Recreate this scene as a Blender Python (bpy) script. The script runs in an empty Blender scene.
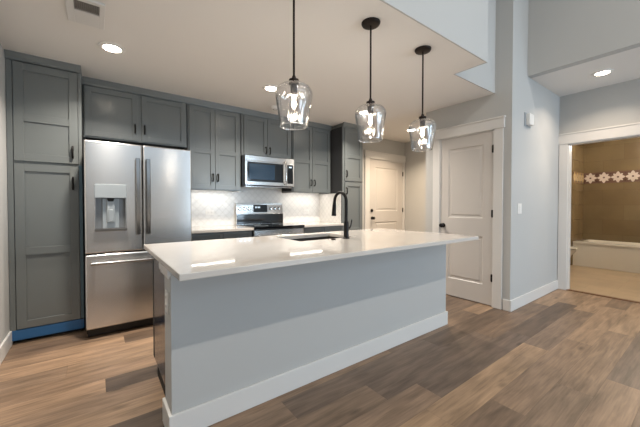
import bpy, bmesh, math
from mathutils import Vector, Matrix
PI = math.pi
scene = bpy.context.scene
COL = scene.collection

# ------------------------------------------------------------------ camera
F, YAW, PITCH, HC, CX, CY = 299.763, 0.62653, 0.01717, 1.2061, 313.273, 209.814
cam_data = bpy.data.cameras.new('camera')
cam_data.sensor_width = 36.0
cam_data.lens = F / 640 * 36.0
cam_data.shift_x = (320 - CX) / 640
cam_data.shift_y = (CY - 213.5) / 640
cam_data.clip_start = 0.02
cam = bpy.data.objects.new('camera', cam_data)
COL.objects.link(cam)
cam.location = (0, 0, HC)
cam.rotation_euler = (PI / 2 - PITCH, 0, -YAW)
scene.camera = cam

# ------------------------------------------------------------------ world, daylight, exposure
scene.view_settings.view_transform = 'Standard'
scene.view_settings.look = 'None'
scene.view_settings.gamma = 1
scene.view_settings.use_curve_mapping = False
scene.view_settings.exposure = 0.0
world = bpy.data.worlds.new('world')
scene.world = world
world.use_nodes = True
wn = world.node_tree.nodes['Background']
wn.inputs[0].default_value = (0.62, 0.8, 1.0, 1)
wn.inputs[1].default_value = 1.0


def area(name, loc, aim, sx, sy, power, color, parent=None, spread=PI):
    l = bpy.data.lights.new(name, 'AREA')
    l.shape = 'RECTANGLE'; l.size = sx; l.size_y = sy
    l.energy = power; l.color = color; l.spread = spread
    o = bpy.data.objects.new(name, l)
    COL.objects.link(o)
    d = Vector(aim)
    o.rotation_euler = d.to_track_quat('-Z', 'Y').to_euler()
    o.location = loc
    if parent:
        o.parent = parent
        o.location = Vector(loc) - parent.location
    return o


def point(name, loc, power, color, radius, parent=None, spot=None):
    l = bpy.data.lights.new(name, 'SPOT' if spot else 'POINT')
    l.energy = power; l.color = color; l.shadow_soft_size = radius
    if spot:
        l.spot_size = spot; l.spot_blend = 0.9
    o = bpy.data.objects.new(name, l)
    COL.objects.link(o)
    o.location = loc
    if parent:
        o.parent = parent
        o.location = Vector(loc) - parent.location
    return o


DAY = (0.63, 0.82, 1.0)
WARM = (1.0, 0.91, 0.80)
VAULTC = (1.0, 0.93, 0.84)
P_DAY_LOW, P_DAY_HIGH, P_CAN, P_VAULT, P_BULB, P_UNDER = 140, 22, 25.5, 60, 3.4, 0.45
area('daylight_glass_doors', (4.15, -4.32, 1.25), (-.2, 1, 0.03), 2.1, 2.2, P_DAY_LOW, DAY)
area('daylight_upper_windows', (1.8, -4.32, 3.6), (0.1, 1, -0.15), 4.2, 1.3, P_DAY_HIGH, DAY)

# ------------------------------------------------------------------ materials


def mat(name, color, rough=0.5, metal=0.0, coat=0.0, emit=None, estr=0, noise=0, nscale=8, bump=0, bscale=200, aniso=0, spec=0.5):
    m = bpy.data.materials.new(name)
    m.use_nodes = True
    nt = m.node_tree
    b = nt.nodes['Principled BSDF']
    c = (color[0], color[1], color[2], 1)
    b.inputs['Base Color'].default_value = c
    b.inputs['Roughness'].default_value = rough
    b.inputs['Metallic'].default_value = metal
    b.inputs['Coat Weight'].default_value = coat
    b.inputs['Coat Roughness'].default_value = 0.12 if coat < 0.45 or coat == 0.5 else 0.22
    b.inputs['Specular IOR Level'].default_value = spec
    b.inputs['Anisotropic'].default_value = aniso
    if emit:
        b.inputs['Emission Color'].default_value = (*emit, 1)
        b.inputs['Emission Strength'].default_value = estr
    geo = nt.nodes.new('ShaderNodeNewGeometry')
    if noise:
        n = nt.nodes.new('ShaderNodeTexNoise'); n.inputs['Scale'].default_value = nscale
        n.inputs['Detail'].default_value = 4
        nt.links.new(geo.outputs['Position'], n.inputs['Vector'])
        mx = nt.nodes.new('ShaderNodeMix'); mx.data_type = 'RGBA'
        mx.inputs[6].default_value = tuple(v * (1 - noise) for v in color) + (1,)
        mx.inputs[7].default_value = tuple(min(1, v * (1 + noise)) for v in color) + (1,)
        nt.links.new(n.outputs['Fac'], mx.inputs[0])
        nt.links.new(mx.outputs[2], b.inputs['Base Color'])
    if bump:
        n = nt.nodes.new('ShaderNodeTexNoise'); n.inputs['Scale'].default_value = bscale
        nt.links.new(geo.outputs['Position'], n.inputs['Vector'])
        bp = nt.nodes.new('ShaderNodeBump'); bp.inputs['Strength'].default_value = bump
        bp.inputs['Distance'].default_value = 0.002
        nt.links.new(n.outputs['Fac'], bp.inputs['Height'])
        nt.links.new(bp.outputs['Normal'], b.inputs['Normal'])
    return m


def srgb(r, g, b):
    f = lambda v: (v / 255 / 12.92) if v / 255 <= 0.04045 else ((v / 255 + 0.055) / 1.055) ** 2.4
    return (f(r), f(g), f(b))


def N(nt, kind, **kw):
    n = nt.nodes.new(kind)
    for k, v in kw.items():
        setattr(n, k, v)
    return n


def M(nt, op, a, b=None, c=None):
    n = nt.nodes.new('ShaderNodeMath'); n.operation = op
    for i, v in enumerate((a, b, c)):
        if v is None:
            continue
        if isinstance(v, (int, float)):
            n.inputs[i].default_value = v
        else:
            nt.links.new(v, n.inputs[i])
    return n.outputs[0]


SEED = 161.0


def plank_material():
    m = bpy.data.materials.new('oak_planks'); m.use_nodes = True
    nt = m.node_tree; L = nt.links.new
    b = nt.nodes['Principled BSDF']
    geo = N(nt, 'ShaderNodeNewGeometry')
    sep = N(nt, 'ShaderNodeSeparateXYZ'); L(geo.outputs['Position'], sep.inputs[0])
    W, LEN = 0.185, 1.45
    yy = M(nt, 'DIVIDE', M(nt, 'ADD', sep.outputs['Y'], 20.06), W)
    row = M(nt, 'FLOOR', yy)
    fy = M(nt, 'FRACT', yy)
    wr = N(nt, 'ShaderNodeTexWhiteNoise', noise_dimensions='1D'); L(row, wr.inputs['W'])
    xx = M(nt, 'ADD', M(nt, 'DIVIDE', M(nt, 'ADD', sep.outputs['X'], 20.0), LEN), M(nt, 'MULTIPLY', wr.outputs['Value'], 7.3))
    col = M(nt, 'FLOOR', xx)
    fx = M(nt, 'FRACT', xx)
    cmb = N(nt, 'ShaderNodeCombineXYZ'); L(row, cmb.inputs[0]); L(M(nt, 'ADD', col, SEED), cmb.inputs[1])
    wid = N(nt, 'ShaderNodeTexWhiteNoise', noise_dimensions='2D'); L(cmb.outputs[0], wid.inputs['Vector'])
    # grain coordinates: stretched along X, shifted per plank
    gx = M(nt, 'MULTIPLY', sep.outputs['X'], 2.0)
    gy = M(nt, 'MULTIPLY', sep.outputs['Y'], 13.0)
    gz = M(nt, 'MULTIPLY', wid.outputs['Value'], 40.0)
    gc = N(nt, 'ShaderNodeCombineXYZ'); L(gx, gc.inputs[0]); L(gy, gc.inputs[1]); L(gz, gc.inputs[2])
    n1 = N(nt, 'ShaderNodeTexNoise'); n1.inputs['Scale'].default_value = 1.5; n1.inputs['Detail'].default_value = 6
    n1.inputs['Distortion'].default_value = 0.5
    L(gc.outputs[0], n1.inputs['Vector'])
    gx2 = M(nt, 'MULTIPLY', sep.outputs['X'], 3.0)
    gy2 = M(nt, 'MULTIPLY', sep.outputs['Y'], 70.0)
    gc2 = N(nt, 'ShaderNodeCombineXYZ'); L(gx2, gc2.inputs[0]); L(gy2, gc2.inputs[1]); L(gz, gc2.inputs[2])
    n2 = N(nt, 'ShaderNodeTexNoise'); n2.inputs['Scale'].default_value = 1.5; n2.inputs['Detail'].default_value = 3
    L(gc2.outputs[0], n2.inputs['Vector'])
    # knots
    kx = M(nt, 'MULTIPLY', sep.outputs['X'], 1.1)
    ky = M(nt, 'MULTIPLY', sep.outputs['Y'], 3.2)
    kc = N(nt, 'ShaderNodeCombineXYZ'); L(kx, kc.inputs[0]); L(ky, kc.inputs[1]); L(gz, kc.inputs[2])
    vo = N(nt, 'ShaderNodeTexVoronoi'); vo.inputs['Scale'].default_value = 1.7
    L(kc.outputs[0], vo.inputs['Vector'])
    knot = M(nt, 'SUBTRACT', 1.0, M(nt, 'SMOOTH_MIN', 1.0, M(nt, 'DIVIDE', vo.outputs['Distance'], 0.13), 0.2))
    knot = M(nt, 'MAXIMUM', knot, 0.0)
    ramp = N(nt, 'ShaderNodeValToRGB')
    e = ramp.color_ramp.elements
    cols = [srgb(80, 67, 57), srgb(126, 104, 85), srgb(155, 128, 103), srgb(106, 90, 78), srgb(169, 139, 109)]
    e[0].position = 0.0; e[0].color = (*cols[0], 1)
    e[1].position = 1.0; e[1].color = (*cols[4], 1)
    for p, c in ((0.28, cols[1]), (0.52, cols[2]), (0.75, cols[3])):
        k = e.new(p); k.color = (*c, 1)
    L(wid.outputs['Value'], ramp.inputs[0])
    g = M(nt, 'ADD', M(nt, 'MULTIPLY', M(nt, 'SUBTRACT', n1.outputs['Fac'], 0.5), 1.5), M(nt, 'MULTIPLY', M(nt, 'SUBTRACT', n2.outputs['Fac'], 0.5), 0.7))
    g = M(nt, 'ADD', g, 1.0)
    g = M(nt, 'MULTIPLY', g, M(nt, 'SUBTRACT', 1.0, M(nt, 'MULTIPLY', knot, 0.7)))
    ey = M(nt, 'MINIMUM', fy, M(nt, 'SUBTRACT', 1.0, fy))
    ex = M(nt, 'MULTIPLY', M(nt, 'MINIMUM', fx, M(nt, 'SUBTRACT', 1.0, fx)), LEN / W)
    ed = M(nt, 'MINIMUM', ey, ex)
    seam = M(nt, 'MINIMUM', M(nt, 'DIVIDE', ed, 0.012), 1.0)
    g = M(nt, 'MULTIPLY', g, M(nt, 'ADD', 0.72, M(nt, 'MULTIPLY', seam, 0.28)))
    vm = N(nt, 'ShaderNodeVectorMath', operation='SCALE')
    L(ramp.outputs['Color'], vm.inputs[0]); L(g, vm.inputs['Scale'])
    L(vm.outputs[0], b.inputs['Base Color'])
    b.inputs['Roughness'].default_value = 0.42
    b.inputs['Specular IOR Level'].default_value = 0.35
    bp = N(nt, 'ShaderNodeBump'); bp.inputs['Strength'].default_value = 0.25; bp.inputs['Distance'].default_value = 0.002
    L(seam, bp.inputs['Height']); L(bp.outputs['Normal'], b.inputs['Normal'])
    return m


def tile_material(name, c1, c2, grout, w, h, axes, rough=0.3, bump=0.3, noise=2.5, mortar=0.006):
    """rectangular tiles on a plane; axes = which world axes run along the tile and up it"""
    m = bpy.data.materials.new(name); m.use_nodes = True
    nt = m.node_tree; L = nt.links.new
    b = nt.nodes['Principled BSDF']
    geo = N(nt, 'ShaderNodeNewGeometry')
    sep = N(nt, 'ShaderNodeSeparateXYZ'); L(geo.outputs['Position'], sep.inputs[0])
    cmb = N(nt, 'ShaderNodeCombineXYZ'); L(sep.outputs[axes[0]], cmb.inputs[0]); L(sep.outputs[axes[1]], cmb.inputs[1])
    br = N(nt, 'ShaderNodeTexBrick')
    br.inputs['Scale'].default_value = 1; br.inputs['Brick Width'].default_value = w; br.inputs['Row Height'].default_value = h
    br.inputs['Mortar Size'].default_value = mortar / 2; br.inputs['Mortar Smooth'].default_value = 0.2
    br.inputs['Color1'].default_value = (*c1, 1); br.inputs['Color2'].default_value = (*c2, 1); br.inputs['Mortar'].default_value = (*grout, 1)
    L(cmb.outputs[0], br.inputs['Vector'])
    n = N(nt, 'ShaderNodeTexNoise'); n.inputs['Scale'].default_value = noise; n.inputs['Detail'].default_value = 6
    L(geo.outputs['Position'], n.inputs['Vector'])
    vm = N(nt, 'ShaderNodeVectorMath', operation='SCALE')
    L(br.outputs['Color'], vm.inputs[0]); L(M(nt, 'ADD', 0.72, M(nt, 'MULTIPLY', n.outputs['Fac'], 0.56)), vm.inputs['Scale'])
    L(vm.outputs[0], b.inputs['Base Color'])
    b.inputs['Roughness'].default_value = rough
    bp = N(nt, 'ShaderNodeBump', invert=True); bp.inputs['Strength'].default_value = bump; bp.inputs['Distance'].default_value = 0.002
    L(br.outputs['Fac'], bp.inputs['Height']); L(bp.outputs['Normal'], b.inputs['Normal'])
    return m


def lantern_tile_material():
    m = bpy.data.materials.new('white_lantern_tile'); m.use_nodes = True
    nt = m.node_tree; L = nt.links.new
    b = nt.nodes['Principled BSDF']
    geo = N(nt, 'ShaderNodeNewGeometry')
    sep = N(nt, 'ShaderNodeSeparateXYZ'); L(geo.outputs['Position'], sep.inputs[0])
    u = M(nt, 'MULTIPLY', M(nt, 'ADD', sep.outputs['X'], M(nt, 'MULTIPLY', sep.outputs['Y'], 1.0)), 1 / 0.1)
    v = M(nt, 'MULTIPLY', sep.outputs['Z'], 1 / 0.1)
    # ogee grid: two crossed sine-bent diagonals
    s1 = M(nt, 'ABSOLUTE', M(nt, 'SINE', M(nt, 'MULTIPLY', M(nt, 'ADD', u, v), PI)))
    s2 = M(nt, 'ABSOLUTE', M(nt, 'SINE', M(nt, 'MULTIPLY', M(nt, 'SUBTRACT', u, v), PI)))
    d = M(nt, 'MINIMUM', M(nt, 'DIVIDE', M(nt, 'MINIMUM', s1, s2), 0.22), 1.0)
    mx = N(nt, 'ShaderNodeMix', data_type='RGBA')
    mx.inputs[6].default_value = (*srgb(208, 206, 202), 1); mx.inputs[7].default_value = (*srgb(228, 226, 222), 1)
    L(d, mx.inputs[0]); L(mx.outputs[2], b.inputs['Base Color'])
    b.inputs['Roughness'].default_value = 0.18
    bp = N(nt, 'ShaderNodeBump'); bp.inputs['Strength'].default_value = 0.35; bp.inputs['Distance'].default_value = 0.004
    L(d, bp.inputs['Height']); L(bp.outputs['Normal'], b.inputs['Normal'])
    return m


def glass_material(name, tint=(1, 1, 1), boost=1.0, rough=0.0, ripple=0.0):
    """thin clear glass: see-through with a Fresnel reflection"""
    m = bpy.data.materials.new(name); m.use_nodes = True
    nt = m.node_tree; L = nt.links.new
    nt.nodes.remove(nt.nodes['Principled BSDF'])
    out = nt.nodes['Material Output']
    tr = N(nt, 'ShaderNodeBsdfTransparent'); tr.inputs[0].default_value = (*tint, 1)
    gl = N(nt, 'ShaderNodeBsdfGlossy'); gl.inputs['Roughness'].default_value = rough
    lw = N(nt, 'ShaderNodeLayerWeight'); lw.inputs['Blend'].default_value = 0.35
    fac = M(nt, 'MINIMUM', M(nt, 'MULTIPLY', M(nt, 'ADD', M(nt, 'POWER', lw.outputs['Facing'], 2.5), 0.05), boost), 1.0)
    if ripple:
        geo = N(nt, 'ShaderNodeNewGeometry'); mp = N(nt, 'ShaderNodeMapping'); mp.inputs['Scale'].default_value = (45, 45, 3)
        L(geo.outputs['Position'], mp.inputs[0])
        n = N(nt, 'ShaderNodeTexNoise'); n.inputs['Scale'].default_value = 1.0; n.inputs['Detail'].default_value = 1
        L(mp.outputs[0], n.inputs['Vector'])
        bp = N(nt, 'ShaderNodeBump'); bp.inputs['Strength'].default_value = ripple; bp.inputs['Distance'].default_value = 0.01
        L(n.outputs['Fac'], bp.inputs['Height']); L(bp.outputs['Normal'], gl.inputs['Normal'])
    mx = N(nt, 'ShaderNodeMixShader')
    L(fac, mx.inputs[0]); L(tr.outputs[0], mx.inputs[1]); L(gl.outputs[0], mx.inputs[2])
    L(mx.outputs[0], out.inputs['Surface'])
    return m


def steel_material(name, base=0.62, rough=0.26, axis='Z'):
    m = mat(name, (base, base * 0.985, base * 0.965), rough, 1.0, aniso=0.75)
    m.node_tree.nodes['Principled BSDF'].inputs['Anisotropic Rotation'].default_value = 0.25
    nt = m.node_tree; L = nt.links.new; b = nt.nodes['Principled BSDF']
    geo = N(nt, 'ShaderNodeNewGeometry')
    mp = N(nt, 'ShaderNodeMapping')
    mp.inputs['Scale'].default_value = (60, 60, .5)
    L(geo.outputs['Position'], mp.inputs[0])
    n = N(nt, 'ShaderNodeTexNoise'); n.inputs['Scale'].default_value = 1
    L(mp.outputs[0], n.inputs['Vector'])
    L(M(nt, 'ADD', rough - 0.02, M(nt, 'MULTIPLY', n.outputs['Fac'], 0.02)), b.inputs['Roughness'])
    return m


WALL = mat('wall_paint', srgb(187, 187, 185), 0.75, bump=0.15, bscale=120, spec=0.3)
CEIL = mat('ceiling_paint', srgb(228, 225, 221), 0.85, bump=0.2, bscale=90, spec=0.2)
TRIM = mat('white_trim_paint', srgb(218, 216, 213), 0.35)
DOORW = mat('white_door_paint', srgb(202, 197, 192), 0.4)
CAB = mat('grey_cabinet_paint', srgb(105, 109, 108), 0.34, noise=0.03, nscale=3, spec=0.4, coat=0.49)
CABD = mat('cabinet_shadow_gap', srgb(30, 30, 30), 0.7)
ISLEND = mat('island_end_panel', srgb(56, 62, 76), 0.16, spec=0.6)
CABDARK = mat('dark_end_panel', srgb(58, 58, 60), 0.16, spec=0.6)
BLUE = mat('blue_rail', srgb(44, 96, 144), 0.35)  # plain blue colour of the pantry bottom rail
TEAL = mat('teal_edge', srgb(84, 108, 120), 0.4)
BLACK = mat('black_metal', srgb(28, 25, 24), 0.35, 0.6)
BRONZE = mat('dark_bronze', srgb(40, 33, 30), 0.4, 0.7)
BPLAST = mat('black_plastic', srgb(14, 14, 15), 0.4)
BGLASS = mat('black_glass', srgb(10, 12, 15), 0.06, coat=0.5)
WINGLASS = mat('microwave_window', srgb(30, 48, 66), 0.08, coat=0.5)
GREYP = mat('grey_plastic', srgb(156, 163, 167), 0.3)
CAVITY = mat('dispenser_cavity', srgb(128, 130, 132), 0.35, 0.3)
STEEL = steel_material('brushed_steel', 0.64, 0.27)
STEELH = steel_material('satin_steel', 0.3, 0.22)
CHROME = mat('polished_steel', (0.7, 0.68, 0.66), 0.12, 1.0)
QUARTZ = mat('white_quartz', srgb(205, 199, 192), 0.05, noise=0.03, nscale=14, spec=0.65)
WPLAST = mat('white_plastic', srgb(232, 230, 226), 0.35)
SLOT = mat('outlet_slot', srgb(70, 68, 66), 0.5)
VENTG = mat('vent_shadow_grey', srgb(130, 127, 124), 0.7)
PORC = mat('white_porcelain', srgb(225, 218, 205), 0.12, coat=0.4)
SINKM = mat('dark_composite_sink', srgb(46, 40, 36), 0.35)
LENS = mat('lit_lens', (1, 1, 1), 0.5, emit=(1.0, 0.88, 0.72), estr=30)
LEDM = mat('lit_led_strip', (1, 1, 1), 0.5, emit=(1.0, 0.93, 0.84), estr=15)
FILM = mat('lit_filament', (1, 1, 1), 0.5, emit=(1.0, 0.8, 0.55), estr=26)
SCREEN = mat('display_glow', (0.02, 0.03, 0.04), 0.2, emit=(0.75, 0.9, 1.0), estr=1.2)
GLASS = glass_material('clear_glass', (0.995, 0.995, 0.995), boost=1.7, rough=0.1, ripple=0.8)
RIMG = glass_material('glass_rim', (0.97, 0.97, 0.97), boost=5.0, rough=0.15)
BULBG = glass_material('bulb_glass', (0.98, 0.98, 0.98), boost=1.0)
PANE = glass_material('window_glass', (0.98, 0.99, 1.0), boost=1.0)
PLANK = plank_material()
LANTERN = lantern_tile_material()
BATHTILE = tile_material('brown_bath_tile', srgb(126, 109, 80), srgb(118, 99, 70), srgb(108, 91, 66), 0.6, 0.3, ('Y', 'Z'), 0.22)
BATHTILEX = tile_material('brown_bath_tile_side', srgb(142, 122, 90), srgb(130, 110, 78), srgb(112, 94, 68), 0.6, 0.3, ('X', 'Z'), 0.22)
BATHFLOOR = tile_material('beige_floor_tile', srgb(182, 160, 130), srgb(176, 153, 124), srgb(162, 141, 114), 0.6, 0.3, ('Y', 'X'), 0.35)

# ------------------------------------------------------------------ mesh helpers


def new():
    return bmesh.new()


def box(bm, x0, x1, y0, y1, z0, z1, mi=0):
    v = [bm.verts.new((x, y, z)) for x in (x0, x1) for y in (y0, y1) for z in (z0, z1)]
    for f in ((0, 1, 3, 2), (4, 6, 7, 5), (0, 4, 5, 1), (2, 3, 7, 6), (0, 2, 6, 4), (1, 5, 7, 3)):
        fc = bm.faces.new([v[i] for i in f]); fc.material_index = mi
    return v


def rbox(bm, x0, x1, y0, y1, z0, z1, r=0.004, seg=2):
    t = bmesh.new()
    box(t, x0, x1, y0, y1, z0, z1)
    bmesh.ops.recalc_face_normals(t, faces=t.faces)
    r = min(r, (x1 - x0) * 0.45, (y1 - y0) * 0.45, (z1 - z0) * 0.45)
    bmesh.ops.bevel(t, geom=list(t.edges), offset=r, segments=seg, affect='EDGES', profile=0.5)
    me = bpy.data.meshes.new('t'); t.to_mesh(me); t.free()
    bm.from_mesh(me); bpy.data.meshes.remove(me)


def tube(bm, pts, r, seg=12, caps=True):
    pts = [Vector(p) for p in pts]
    rs = r if isinstance(r, (list, tuple)) else [r] * len(pts)
    prev = None; up = None
    rings = []
    for i, p in enumerate(pts):
        if i == 0: d = pts[1] - p
        elif i == len(pts) - 1: d = p - pts[i - 1]
        else: d = (pts[i + 1] - p).normalized() + (p - pts[i - 1]).normalized()
        d.normalize()
        if up is None:
            up = Vector((1, 0, 0)) if abs(d.x) < 0.9 else Vector((0, 1, 0))
        a = (up - d * up.dot(d)).normalized(); up = a
        b = d.cross(a)
        rings.append([bm.verts.new(p + (a * math.cos(2 * PI * k / seg) + b * math.sin(2 * PI * k / seg)) * rs[i]) for k in range(seg)])
    for i in range(len(rings) - 1):
        for k in range(seg):
            bm.faces.new((rings[i][k], rings[i][(k + 1) % seg], rings[i + 1][(k + 1) % seg], rings[i + 1][k]))
    if caps:
        bm.faces.new(rings[0]); bm.faces.new(rings[-1])


def lathe(bm, prof, c, seg=32, sx=1, sy=1, axis='Z'):
    """prof = [(radius, height)] revolved about an axis through c"""
    rings = []
    for r, h in prof:
        if r < 1e-5:
            P = {'Z': (0, 0, h), 'Y': (0, h, 0), 'X': (h, 0, 0)}[axis]
            rings.append([bm.verts.new(Vector(c) + Vector(P))])
        else:
            ring = []
            for k in range(seg):
                a = 2 * PI * k / seg
                u, w = r * math.cos(a) * sx, r * math.sin(a) * sy
                P = {'Z': (u, w, h), 'Y': (u, h, w), 'X': (h, u, w)}[axis]
                ring.append(bm.verts.new(Vector(c) + Vector(P)))
            rings.append(ring)
    for A, B in zip(rings, rings[1:]):
        if len(A) == 1 and len(B) == 1: continue
        for k in range(seg):
            k2 = (k + 1) % seg
            if len(A) == 1: bm.faces.new((A[0], B[k], B[k2]))
            elif len(B) == 1: bm.faces.new((A[k], A[k2], B[0]))
            else: bm.faces.new((A[k], A[k2], B[k2], B[k]))


def root_loc(o):
    while o.parent: o = o.parent
    return o.location


def obj(name, bm, m, parent=None, smooth=False, bevel=0, base=None):
    bmesh.ops.recalc_face_normals(bm, faces=bm.faces)
    if parent is not None:
        bmesh.ops.translate(bm, verts=bm.verts, vec=-root_loc(parent))
    elif base is not None:
        bmesh.ops.translate(bm, verts=bm.verts, vec=-Vector(base))
    me = bpy.data.meshes.new(name)
    bm.to_mesh(me); bm.free()
    for mm in (m if isinstance(m, (list, tuple)) else [m]):
        me.materials.append(mm)
    o = bpy.data.objects.new(name, me)
    COL.objects.link(o)
    if parent is not None: o.parent = parent
    elif base is not None: o.location = base
    if smooth:
        for p in me.polygons: p.use_smooth = True
        md = o.modifiers.new('e', 'EDGE_SPLIT'); md.split_angle = math.radians(40)
    if bevel:
        md = o.modifiers.new('b', 'BEVEL'); md.width = bevel; md.segments = 2; md.limit_method = 'ANGLE'
    return o


def tag(o, label, cat, group=None):
    o['label'] = label; o['category'] = cat
    if group: o['group'] = group
    return o


def thing(name, label, cat, loc, group=None):
    o = bpy.data.objects.new(name, None); COL.objects.link(o)
    o.empty_display_size = 0.05
    o.location = loc
    return tag(o, label, cat, group)


def struct(name, bm, m, parent=None, **k):
    o = obj(name, bm, m, parent, **k)
    if parent is None: o['kind'] = 'structure'
    return o


# ------------------------------------------------------------------ the room shell
XL, YK, XD, YB, XB, YH, XH = -0.61, 4.171, 3.771, 1.424, 5.369, 3.982, 5.25
YBACK, ZC, ZS, ZT = -4.5, 2.4995, 2.743, 4.8
XT, YCL = 7.65, 2.502     # tub front, closet end

bm = new(); box(bm, XL - .12, XB + .02, YBACK - .12, YK + .12, -0.1, 0)
struct('floor', bm, PLANK)
bm = new(); box(bm, XB + .02, 8.55, 0.1, 2.6, -0.1, 0.004)
struct('floor_bathroom', bm, BATHFLOOR)

bm = new(); box(bm, XL - .12, XL, YBACK, YK + .12, 0, ZT)
struct('wall_left', bm, WALL)
bm = new(); box(bm, XL, 3.6, YK, YK + .12, 0, ZC)
struct('wall_back', bm, WALL)
# hall: wall with the entry door, then the tan side wall
bm = new()
box(bm, 3.6, 4.185, YH, YH + .12, 0, ZC)
box(bm, 5.2, XH, YH, YH + .12, 0, ZC)
box(bm, 4.185, 5.2, YH, YH + .12, 2.085, ZC)
box(bm, 3.6, 3.7, YH, YK + .12, 0, ZC)
struct('wall_hall_end', bm, WALL)
bm = new(); box(bm, XH, XH + .12, YCL - .12, YH + .12, 0, ZC)
struct('wall_hall_right', bm, WALL)
# pantry closet: front wall with its door, side wall, rear wall
DY0, DY1, DH = 1.606, 2.283, 2.083
bm = new()
box(bm, XD, XD + .11, YB, DY0, 0, ZT)
box(bm, XD, XD + .11, DY1, YCL, 0, ZT)
box(bm, XD, XD + .11, DY0, DY1, DH, ZT)
struct('wall_closet_front', bm, WALL)
bm = new(); box(bm, XD + .11, XB + .12, YB, YB + .11, 0, ZT)
struct('wall_closet_side', bm, WALL)
bm = new(); box(bm, XD + .11, XH, YCL - .11, YCL, 0, ZC)
struct('wall_closet_rear', bm, WALL)
# bathroom wall with wide opening
OY0, OY1, OH = 0.39, 1.318, 2.056
bm = new()
box(bm, XB, XB + .11, YBACK, OY0, 0, ZS)
box(bm, XB, XB + .11, OY1, YB, 0, ZS)
box(bm, XB, XB + .11, OY0, OY1, OH, ZS)
struct('wall_right', bm, WALL)
# dropped kitchen ceiling with its jog, soffit over the bath hall, high vault
N1, J1, J2 = 2.895, 1.297, 1.603
bm = new()
box(bm, XL, N1 - .012, J1 + .012, YK + .12, ZC, ZC + .1)
box(bm, N1 - .012, XD, J2 + .012, YK + .12, ZC, ZC + .1)
box(bm, XD, XH + .12, YCL, YK + .12, ZC, ZC + .1)
struct('ceiling_kitchen', bm, CEIL)
bm = new(); box(bm, 4.196, XB + .11, YBACK, YB, ZS, ZS + .1)
struct('ceiling_bath_hall', bm, CEIL)
bm = new(); box(bm, XL - .12, XB + .12, YBACK - .12, J2 + .2, ZT, ZT + .1)
struct('ceiling', bm, WALL)
bm = new()
box(bm, XL, N1, J1, J1 + .012, ZC, ZT)
box(bm, N1 - .012, N1, J1 + .012, J2 + .012, ZC, ZT)
box(bm, N1, XD, J2, J2 + .012, ZC, ZT)
box(bm, XL, N1 - .012, J1 + .012, J1 + .12, ZC + .1, ZT)
box(bm, N1 - .1, XD, J2 + .012, J2 + .12, ZC + .1, ZT)
struct('wall_kitchen_bulkhead', bm, WALL)
bm = new(); box(bm, 4.195, 4.3, YBACK, YB, ZS - .0005, ZT)
struct('wall_soffit_bulkhead', bm, WALL)
# window wall behind the camera
WINS = ((3.05, 5.25, 0.15, 2.35, 3), (-0.3, 3.9, 2.95, 4.25, 4))
bm = new()
for (a, b, z0, z1, n), (lo, hi) in zip(WINS, ((0, 2.65), (2.65, ZT))):
    box(bm, XL, a, YBACK - .12, YBACK, lo, hi)
    box(bm, b, XB + .11, YBACK - .12, YBACK, lo, hi)
    box(bm, a, b, YBACK - .12, YBACK, lo, z0)
    box(bm, a, b, YBACK - .12, YBACK, z1, hi)
struct('wall_front', bm, WALL)
for i, (a, b, z0, z1, n) in enumerate(WINS):
    bm = new()
    for k in range(n + 1):
        x = a + (b - a) * k / n
        box(bm, max(a, x - .03), min(b, x + .03), YBACK - .1, YBACK - .03, z0, z1)
    box(bm, a, b, YBACK - .1, YBACK - .03, z0, z0 + .05)
    box(bm, a, b, YBACK - .1, YBACK - .03, z1 - .05, z1)
    w = struct('window_%d' % (i + 1), bm, TRIM)
    bm = new(); box(bm, a + .01, b - .01, YBACK - .07, YBACK - .06, z0 + .01, z1 - .01)
    obj('pane', bm, PANE, w)
# bathroom shell: tiled tub alcove at the far end
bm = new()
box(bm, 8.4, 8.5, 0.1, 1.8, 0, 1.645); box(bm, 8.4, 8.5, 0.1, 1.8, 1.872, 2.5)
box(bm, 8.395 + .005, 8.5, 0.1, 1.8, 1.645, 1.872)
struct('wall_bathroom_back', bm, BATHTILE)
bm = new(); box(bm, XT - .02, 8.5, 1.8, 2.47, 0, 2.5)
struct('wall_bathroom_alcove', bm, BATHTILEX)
bm = new(); box(bm, XB + .11, XT - .02, 2.35, 2.47, 0, 2.5)
struct('wall_bathroom_left', bm, WALL)
bm = new(); box(bm, XB + .11, 8.5, 0.15, 0.27, 0, 2.5)
struct('wall_bathroom_right', bm, WALL)
bm = new(); box(bm, XB + .11, 8.5, 0.15, 2.47, 2.5, 2.6)
struct('ceiling_bathroom', bm, CEIL)


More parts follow.
